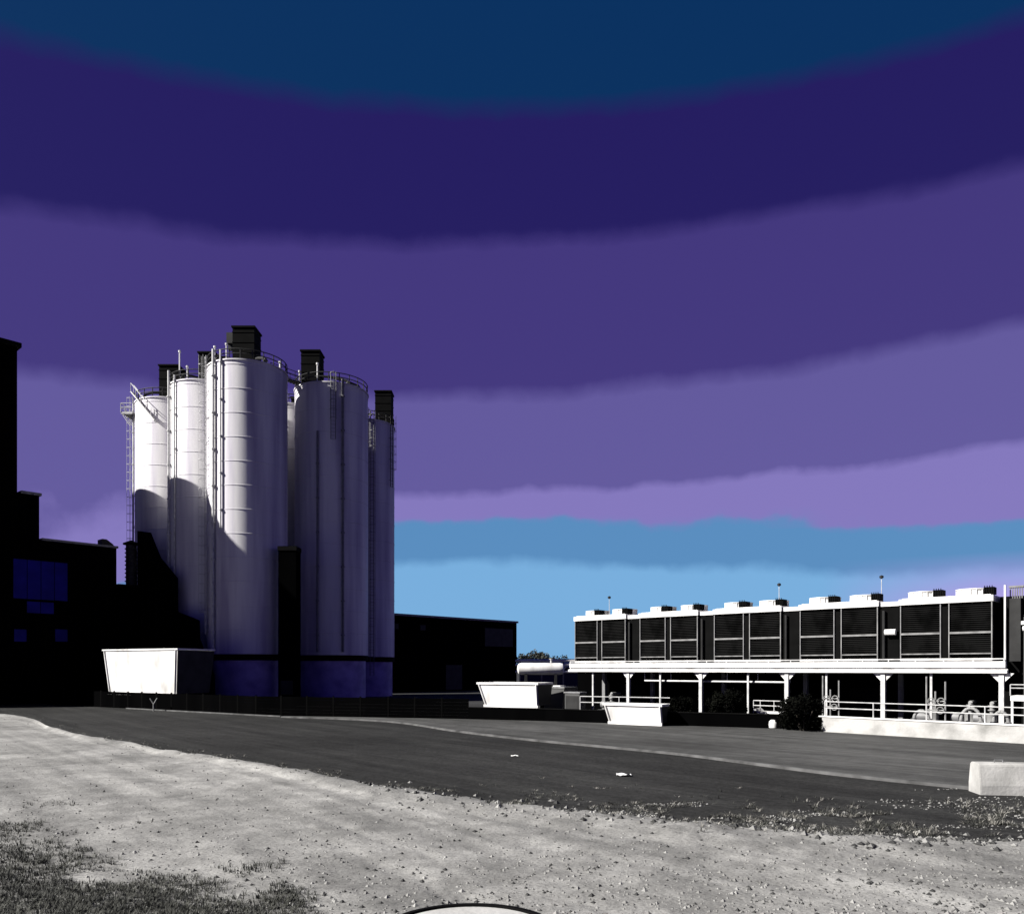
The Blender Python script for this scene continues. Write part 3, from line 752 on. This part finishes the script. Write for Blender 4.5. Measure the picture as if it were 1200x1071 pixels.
# dark service panels between coolers
for i in range(4):
    q = Lp+U*(-.1+PITCH*i+UW+.12)+W*.32
    t = thing('pipe_cabinet', ('dark pipe cabinet in the gap between the first and second coolers from the far left', 'dark pipe cabinet in the gap left of the middle cooler',
              'dark pipe cabinet in the gap right of the middle cooler', 'dark pipe cabinet in the gap beside the largest cooler')[i], 'cabinet', (q.x,q.y,4.405), GA, 'dark cabinets between the coolers')
    MB().box(0, PITCH-UW-.24, 0, 2.2, 0, 3.58).build('cabinet', M['coal'], t, smooth=False)
    MB().box(-.02, PITCH-UW-.22, -.06, 2.25, 3.583, 3.86).build('cap', M['white'], t, smooth=False)
    MB().tube((.25,-.15,0),(.25,-.15,3.3),.09,8).build('riser_pipe', M['dark'], t)
    if i == 3: MB().tube((1.0,-.25,1.9),(.35,-.25,1.9),.2,10).build('valve', M['white'], t)
# lightning rods
for x, yt, lab in ((714,700,'thin lightning rod above the smallest cooler'), (913,685,'thin lightning rod above the middle of the cooler row'), (1033,676,'thin lightning rod above the right part of the cooler row')):
    tt = deck_t(x)+1.2; q = Lp+U*tt+W*3.2; zt = z_of(yt, q.y)
    X = (x-CX)/F*q.y
    t = thing('lightning_rod', lab, 'rod', (X,q.y,8.42), 0, 'lightning rods on the coolers')
    MB().tube((0,0,0),(0,0,zt-8.42),.022,6).build('rod', M['galv'], t)
    MB().lathe([(.02,zt-8.42-.12),(.13,zt-8.42-.06),(.13,zt-8.42+.06),(.02,zt-8.42+.12)], 12).build('tip', M['dark'], t)
# pipework under the deck
p0, p1 = deck_t(750), deck_t(921)
b = MB(); b.tube(Lp+U*p0+W*.7+Vector((0,0,3.02)), Lp+U*p1+W*.7+Vector((0,0,3.02)), .07, 10)
for k in range(6): q = Lp+U*(p0+(p1-p0)*k/5)+W*.7; b.tube(q+Vector((0,0,3.02)), q+Vector((0,0,3.7)), .03, 5)
tag(b.build('header_pipe', M['galv']), 'thin pale pipe slung under the left half of the cooler deck', 'pipe')
# plant room behind the columns
t = thing('plant_room', 'black plant room under the cooler deck behind the columns', 'building', Lp+W*(DEP+.2), GA)
MB().box(-3, LEN+30, 0, 8, -.02, 3.9).build('wall', M['black'], t, smooth=False)
for k in range(5): MB().box(2+k*6.4, 4.2+k*6.4, -.06, -.003, 0, 2.6).build('door', M['coal'], t, smooth=False)
# pumps and dark tanks under the deck
def pump(x, yw, sc_, label):
    q = Lp+U*deck_t(x)+W*yw
    t = thing('pump_set', label, 'pump', (q.x,q.y,0), GA, 'pump sets under the cooler deck')
    s_ = sc_
    MB().box(-.7*s_, .7*s_, -.35*s_, .35*s_, 0, .55).build('plinth', M['kerb'], t, smooth=False)
    MB().tube((-.5*s_,0,.95),(.15*s_,0,.95),.3*s_,16).build('motor', M['galvdull'], t)
    b = MB(); b.lathe([(.1,.7),(.34*s_,.75),(.34*s_,1.2),(.1,1.25)], 16, .45*s_, 0); b.build('casing', M['frame'], t)
    b = MB(); b.path([(.45*s_,0,1.25),(.45*s_,0,1.9),(.45*s_,1.2,1.9)], .12, 10); b.tube((.45*s_,0,1.45),(.45*s_,0,1.52),.22,12); b.tube((.45*s_,0,1.7),(.45*s_,0,1.77),.22,12); b.build('outlet_pipe', M['frame'], t)
pump(1078, 1.2, 1.0, 'pump set under the deck, nearest the middle of the white bund wall')
pump(1120, 1.4, 1.1, 'pump set under the deck, second from its right end')
pump(1148, 1.0, 1.0, 'pump set under the deck beside the rightmost thick column')
pump(700, 1.4, 1.0, 'pump set under the far left end of the deck')
# bund wall with railing
b0, b1 = gnd(965,858.3), gnd(1255,876)
t = thing('bund_wall', 'long low white concrete wall with slanted end below the right half of the cooler deck', 'wall', b0)
d = b1-b0; dn = d.normalized(); n_ = Vector((-dn.y,dn.x,0))
b = MB(); b.prism([(0,0,-.05), tuple(d+Vector((0,0,-.05))), tuple(d+Vector((0,0,.98))), (-.1*dn.x,-.1*dn.y,.98)], n_*.35); wb = b.build('wall', M['concrete'], t, smooth=False)
b = MB(); b.prism([tuple(-dn*.3-n_*.05+Vector((0,0,.983))), tuple(d-n_*.05+Vector((0,0,.983))), tuple(d-n_*.05+Vector((0,0,1.05))), tuple(-dn*.3-n_*.05+Vector((0,0,1.05)))], n_*.45); b.build('coping', M['white'], wb, smooth=False)
def railing(p, q, z0, h, label, step=1.5, rad=.032):
    d = q-p; l = d.length; t = thing('handrail', label, 'railing', (p.x,p.y,z0), math.atan2(d.y,d.x))
    b = MB()
    for f_ in (1,.55): b.tube((0,0,h*f_),(l,0,h*f_),rad,6)
    b.build('rail', M['galv'], t)
    k = 0.0
    while k <= l+.01:
        MB().tube((k,0,0),(k,0,h),rad*1.15,6).build('post', M['galv'], t); k += step*2
    return t
railing(b0+n_*.18, b1+n_*.18, 1.05, .88, 'pale tube railing on top of the long white bund wall')
wa, wb_ = gnd(680,846.9), gnd(785,850.4)
railing(wa, wb_, 1.0, .95, 'pale tube railing on the low black wall at the left end of the deck')
# valve stands along the bund
for x, lab in ((975,'upright pale valve pipes on the left end of the bund wall'), (1097,'upright pale valve pipes beyond the middle of the bund wall')):
    q = Lp+U*deck_t(x)+W*(-.55)
    t = thing('valve_stand', lab, 'pipes', (q.x,q.y,0), GA, 'valve stands along the bund')
    for k, hh_ in ((-.4,3.5),(.1,2.6),(.65,3.2)): MB().tube((k,0,0),(k,0,hh_),.055,8).build('pipe', M['frame'], t)
    b = MB(); b.tube((-.4,0,2.0),(.65,0,2.0),.05,8); b.tube((-.4,0,1.45),(.65,0,1.45),.05,8); b.build('cross_pipe', M['frame'], t)
    b = MB()
    for kx, kz in ((-.1,2.0),(.4,1.45),(.45,2.0)): 
        pts = [(kx+.2*math.cos(i*math.pi/8), -.15, kz+.2*math.sin(i*math.pi/8)) for i in range(17)]; b.path(pts, .03, 5); b.tube((kx,0,kz),(kx,-.16,kz),.03,5)
    b.build('handwheel', M['frame'], t)
# pipe clutter on bund, right half
for k, (x, h, ww) in enumerate(((1075,.5,.8),(1128,.75,1.0),(1158,.6,.7))):
    q = b0+d*((x-965)/262.0)+n_*.95
    t = thing('pipe_bend', ('low pale pipe bend behind the middle of the bund wall','taller pale pipe bend left of the rightmost thick column','short pale pipe bend just left of the rightmost thick column')[k], 'pipe', (q.x,q.y,.0), GA, 'pipe bends behind the bund wall')
    pts = [(-ww/2,0,0)]+[(-ww/2*math.cos(i*math.pi/8),0,1.05+h*math.sin(i*math.pi/8)) for i in range(9)]+[(ww/2,0,0)]
    MB().path(pts, .09, 10).build('bend', M['frame'], t)
    b = MB()
    for s_ in (-1,1): b.tube((s_*ww/2,0,1.0),(s_*ww/2,0,1.09),.16,12)
    b.build('flange', M['frame'], t)
# black container and railed tray under the deck
def shrub(x, Y, h, rad, label):
    q = at(x,0,Y); t = thing('shrub', label, 'shrub', (q.x,q.y,0), 0, 'dark shrubs before the cooler deck')
    b = MB()
    for k in range(7):
        a_ = k*.9; b.tube((.12*math.cos(a_),.12*math.sin(a_),0),(rad*.5*math.cos(a_),rad*.5*math.sin(a_),h*.6),.05,5,.02)
    b.build('stem', M['bark'], t)
    b = MB(); clumps = [(Vector((random.gauss(0,rad*.42),random.gauss(0,rad*.3),h*random.uniform(.18,.8))), rad*random.uniform(.3,.5)) for _ in range(22)]
    for _ in range(5200):
        c, r_ = random.choice(clumps); v = Vector((random.gauss(0,1),random.gauss(0,1),random.gauss(0,.85))).normalized()*r_*random.random()**.35
        p = c+v
        if p.z < .05: continue
        s1 = Vector((random.gauss(0,1),random.gauss(0,1),random.gauss(0,1))).normalized()*.085; s2 = s1.orthogonal().normalized()*.05
        b.add([p-s1, p+s2, p+s1, p-s2], [[0,1,2,3]])
    b.build('foliage', M['shrub_leaf'], t, smooth=False)
shrub(851, 56.2, 2.7, 1.25, 'dark rounded shrub under the middle of the deck, left of the white railed tray')
shrub(941, 50.8, 2.35, 1.35, 'bigger dark rounded shrub at the left end of the long white bund wall')
shrub(797, 58.3, 2.0, .95, 'smallest dark rounded shrub, just right of the low white hopper')
q = at(899,0,56); 
t = thing('loading_tray', 'white railed tray with rounded end under the deck left of the biggest dark shrub', 'platform', (q.x,q.y,0), GA)
za, zb_ = z_of(836,56), z_of(821,56)
b = MB(); b.prism([(-1.0,0,za+.25),(-.7,0,za),(1.0,0,za),(1.0,0,za+.14),(-.65,0,za+.14),(-.9,0,za+.35)], (0,1.0,0)); b.build('tray', M['white'], t, smooth=False)
b = MB(); 
for z in (zb_, (zb_+za)/2+.1): b.tube((-1.0,0,z),(1.0,0,z),.035,6)
for k in (-1.0,-.5,.5,1.0): b.tube((k,0,za+.14 if abs(k)<.9 else za),(k,0,zb_),.03,6)
b.build('railing', M['galv'], t)
for k in (-.5,.7): MB().box(k-.06,k+.06,.45,.57,0,za-.003).build('leg', M['coal'], t, smooth=False)
q = gnd(904,853.7); 
t = thing('white_drum', 'small white rounded drum on the pavement against the low black wall', 'drum', (q.x,q.y-.35,.06))
MB().lathe([(.22,0),(.30,.04),(.32,.25),(.30,.45),(.22,.56),(.08,.60)], 20).build('body', M['white'], t)
MB().lathe([(.10,.603),(.10,.66),(.05,.69)], 12).build('cap', M['galv'], t)

# right end: risers, duct, stair platform
q = Lp+U*(LEN-.15)+W*.3
t = thing('pipe_riser', 'dark cluster of vertical pipes and ducts at the right end of the cooler deck', 'pipes', (q.x,q.y,0), GA)
MB().box(-.35, 4.2, .95, 3.6, 0, 8.3).build('riser_housing', M['coal'], t, smooth=False)
MB().box(.25, .85, .1, .9, 4.42, 8.1).build('duct', M['dark'], t, smooth=False)
b = MB(); b.tube((.1,-.1,3.8),(.1,-.1,8.9),.06,8); b.build('white_pipe', M['white'], t)
b = MB(); b.tube((1.15,.2,0),(1.15,.2,7.0),.18,12); b.path([(1.15,.2,7.0),(1.3,.2,7.25),(1.6,.2,7.35),(2.6,.2,7.35)], .18, 12); b.build('bent_pipe', M['grey'], t)
b = MB(); b.tube((1.15,.2,6.55),(1.15,.2,6.75),.30,14); b.tube((1.0,-.15,6.3),(1.75,-.15,6.3),.15,10); b.build('flange', M['white'], t)
b = MB(); b.box(1.5, 3.2, .5, 1.6, 4.2, 5.6); b.build('control_cabinet', M['grey'], t, smooth=False)
b = MB(); 
for k in range(6): b.tube((.3+.12*k,.3,8.11),(.3+.12*k,.3,8.75),.035,5)
b.box(.22,.98,.25,.75,8.753,8.86); b.build('louvred_head', M['galvdull'], t, smooth=False)
q = at(1184,0,44.5)
t = thing('step_platform', 'white railed service platform at the right edge beyond the last column', 'platform', (q.x,q.y,0), GA)
MB().box(0, 3.0, 0, 1.6, z_of(821,44.5), z_of(815,44.5)).build('deck', M['white'], t, smooth=False)
b = MB()
for z in (z_of(806,44.5), z_of(802,44.5)): b.tube((0,0,z),(3,0,z),.03,6)
for k in (0,1,2,3): b.tube((k,0,z_of(815,44.5)),(k,0,z_of(802,44.5)),.03,6)
b.build('railing', M['galv'], t)
for k in (.08,1.5,2.9): MB().box(k-.06,k+.06,.02,.14,0,z_of(821,44.5)-.003).build('leg', M['galv'], t, smooth=False)

# ------------------------------------------------------------------ near white block
q = gnd(1149,931)
t = thing('concrete_block', 'big near white concrete block standing at the right edge of the dirt', 'block', q, R(-8))
b = MB(); b.prism([(0,0,-.06),(0,.9,-.06),(0,.9,.30),(0,.78,.92),(0,.70,.98),(0,.20,.98),(0,.12,.92),(0,0,.30)], (2.6,0,0)); b.build('body', M['concrete'], t, smooth=False, bevel=.02)
b = MB()
for k in (.6,1.9): b.path([(k,.45,.95),(k,.45,1.06),(k+.25,.45,1.06),(k+.25,.45,.95)], .018, 6)
b.build('lifting_loop', M['galvdull'], t)

# ------------------------------------------------------------------ gap between warehouse and deck: tank, shed, trees
q = at(606,0,92); zt = z_of(783.5,92)
t = thing('storage_tank', 'white horizontal storage tank beside the end of the black warehouse', 'tank', (q.x,q.y,0), 0)
b = MB(); l = 5.4; r = .68; prof = [(.03,0),(.4,.06),(.6,.2),(r,.5),(r,l-.5),(.6,l-.2),(.4,l-.06),(.03,l)]
b.lathe(prof, 28)
for v in b.v: v.x, v.y, v.z = v.z, v.y, zt+v.x
b.build('vessel', M['white'], t)
for k in (1.0,4.4): MB().box(k-.15,k+.15,-.5,.5,0,zt-r+.06).build('saddle', M['dark'], t, smooth=False)
b = MB(); b.tube((3.9,0,zt+r-.02),(3.9,0,zt+r+.5),.12,10); b.tube((3.9,0,zt+r+.4),(3.9,0,zt+r+.48),.22,10); b.build('manway', M['galv'], t)
q = at(604,0,104)
t = thing('pipe_bridge', 'long white pipe bridge running behind the tank to the cooler deck', 'pipes', (q.x,q.y,0), 0)
b = MB()
for z in (z_of(774,104), z_of(779,104), z_of(787,104)): b.tube((0,0,z),(9.0,0,z),.14,8)
b.build('pipe_run', M['white'], t)
for k in (.6,3.4,6.2,8.6): MB().box(k-.09,k+.09,-.09,.09,0,z_of(773,104)).build('support', M['galvdull'], t, smooth=False)
b = MB()
for k in range(8): b.tube((k*1.15,.15,z_of(787,104)),((k+1)*1.15,.15,z_of(779,104)),.05,5)
b.build('bracing', M['galv'], t)
q = at(609,0,125)
t = thing('low_shed', 'low pale roofed shed behind the pipe bridge', 'shed', (q.x,q.y,0), 0)
MB().box(0,9.6,0,6,0,4.2).build('wall', M['grey'], t, smooth=False)
b = MB(); b.prism([(-.3,-.4,4.203),(-.3,3,5.5),(-.3,6.4,4.203)], (10.2,0,0)); b.build('roof', M['galv'], t, smooth=False)
q = at(632,0,66)
t = thing('dark_skip', 'dark open skip behind the low wall right of the medium white hopper', 'skip', (q.x,q.y,0), GA)
b = MB(); b.prism([(.3,0,.2),(2.3,0,.2),(2.6,0,2.5),(0,0,2.5)], (0,1.8,0)); b.build('body', M['grey'], t, smooth=False)
b = MB(); b.box(-.05,2.65,-.06,.0-.003,2.4,2.55); b.build('rim', M['galvdull'], t, smooth=False)
q = at(648,0,67.5)
t = thing('white_crate', 'small white slope sided box on a stand right of the dark skip', 'box', (q.x,q.y,0), GA)
z1 = z_of(803,67.5); z0 = z_of(808,67.5)
b = MB(); b.prism([(0,0,z0),(.95,0,z0),(.75,0,z1),(0,0,z1)], (0,.7,0)); b.build('box', M['white'], t, smooth=False)
for k in (.1,.8): MB().box(k-.05,k+.05,.3,.4,0,z0-.003).build('leg', M['coal'], t, smooth=False)
q = at(662,0,62)
t = thing('grey_cabinet', 'grey steel cabinet behind the low wall at the foot of the deck', 'cabinet', (q.x,q.y,0), GA)
MB().box(0,1.4,0,.8,.1,2.1).build('body', M['grey'], t, smooth=False)
MB().box(-.08,1.48,-.06,.86,2.103,2.2).build('roof', M['galvdull'], t, smooth=False)
MB().box(.1,1.3,-.04,-.003,.3,1.9).build('door', M['dark'], t, smooth=False)
def tree(x, Y, h, rad, label):
    q = at(x,0,Y); t = thing('tree', label, 'tree', (q.x,q.y,0), 0, 'distant trees on the horizon')
    b = MB(); b.tube((0,0,0),(0,0,h*.6),.3,7,.14)
    for k in range(6):
        a = random.uniform(0,6.3); b.tube((0,0,h*random.uniform(.3,.55)),(rad*.6*math.cos(a),rad*.6*math.sin(a),h*random.uniform(.6,.85)),.1,5,.03)
    b.build('trunk', M['bark'], t)
    b = MB(); clumps = [(Vector((random.gauss(0,rad*.45),random.gauss(0,rad*.45),h*random.uniform(.45,.88))), rad*random.uniform(.3,.55)) for _ in range(14)]
    for _ in range(1500):
        c, r_ = random.choice(clumps); v = Vector((random.gauss(0,1),random.gauss(0,1),random.gauss(0,.8))).normalized()*r_*random.random()**.4
        p = c+v; s1 = Vector((random.gauss(0,1),random.gauss(0,1),random.gauss(0,1))).normalized()*.28; s2 = s1.orthogonal().normalized()*.22
        b.add([p-s1, p+s2, p+s1, p-s2], [[0,1,2,3]])
    b.build('crown', M['leaf'], t, smooth=False)
for x, Y, h, rad, lab in ((613,230,8.2,2.6,'leftmost distant tree showing at the end of the warehouse'),(628,250,9.6,3.4,'taller distant tree in the gap, second from the warehouse'),
                          (641,245,9.4,3.2,'distant round tree in the middle right of the gap'),(655,235,8.0,2.8,'rightmost distant tree beside the end of the cooler deck')):
    tree(x, Y, h, rad, lab)
sc.cycles.max_bounces = 8
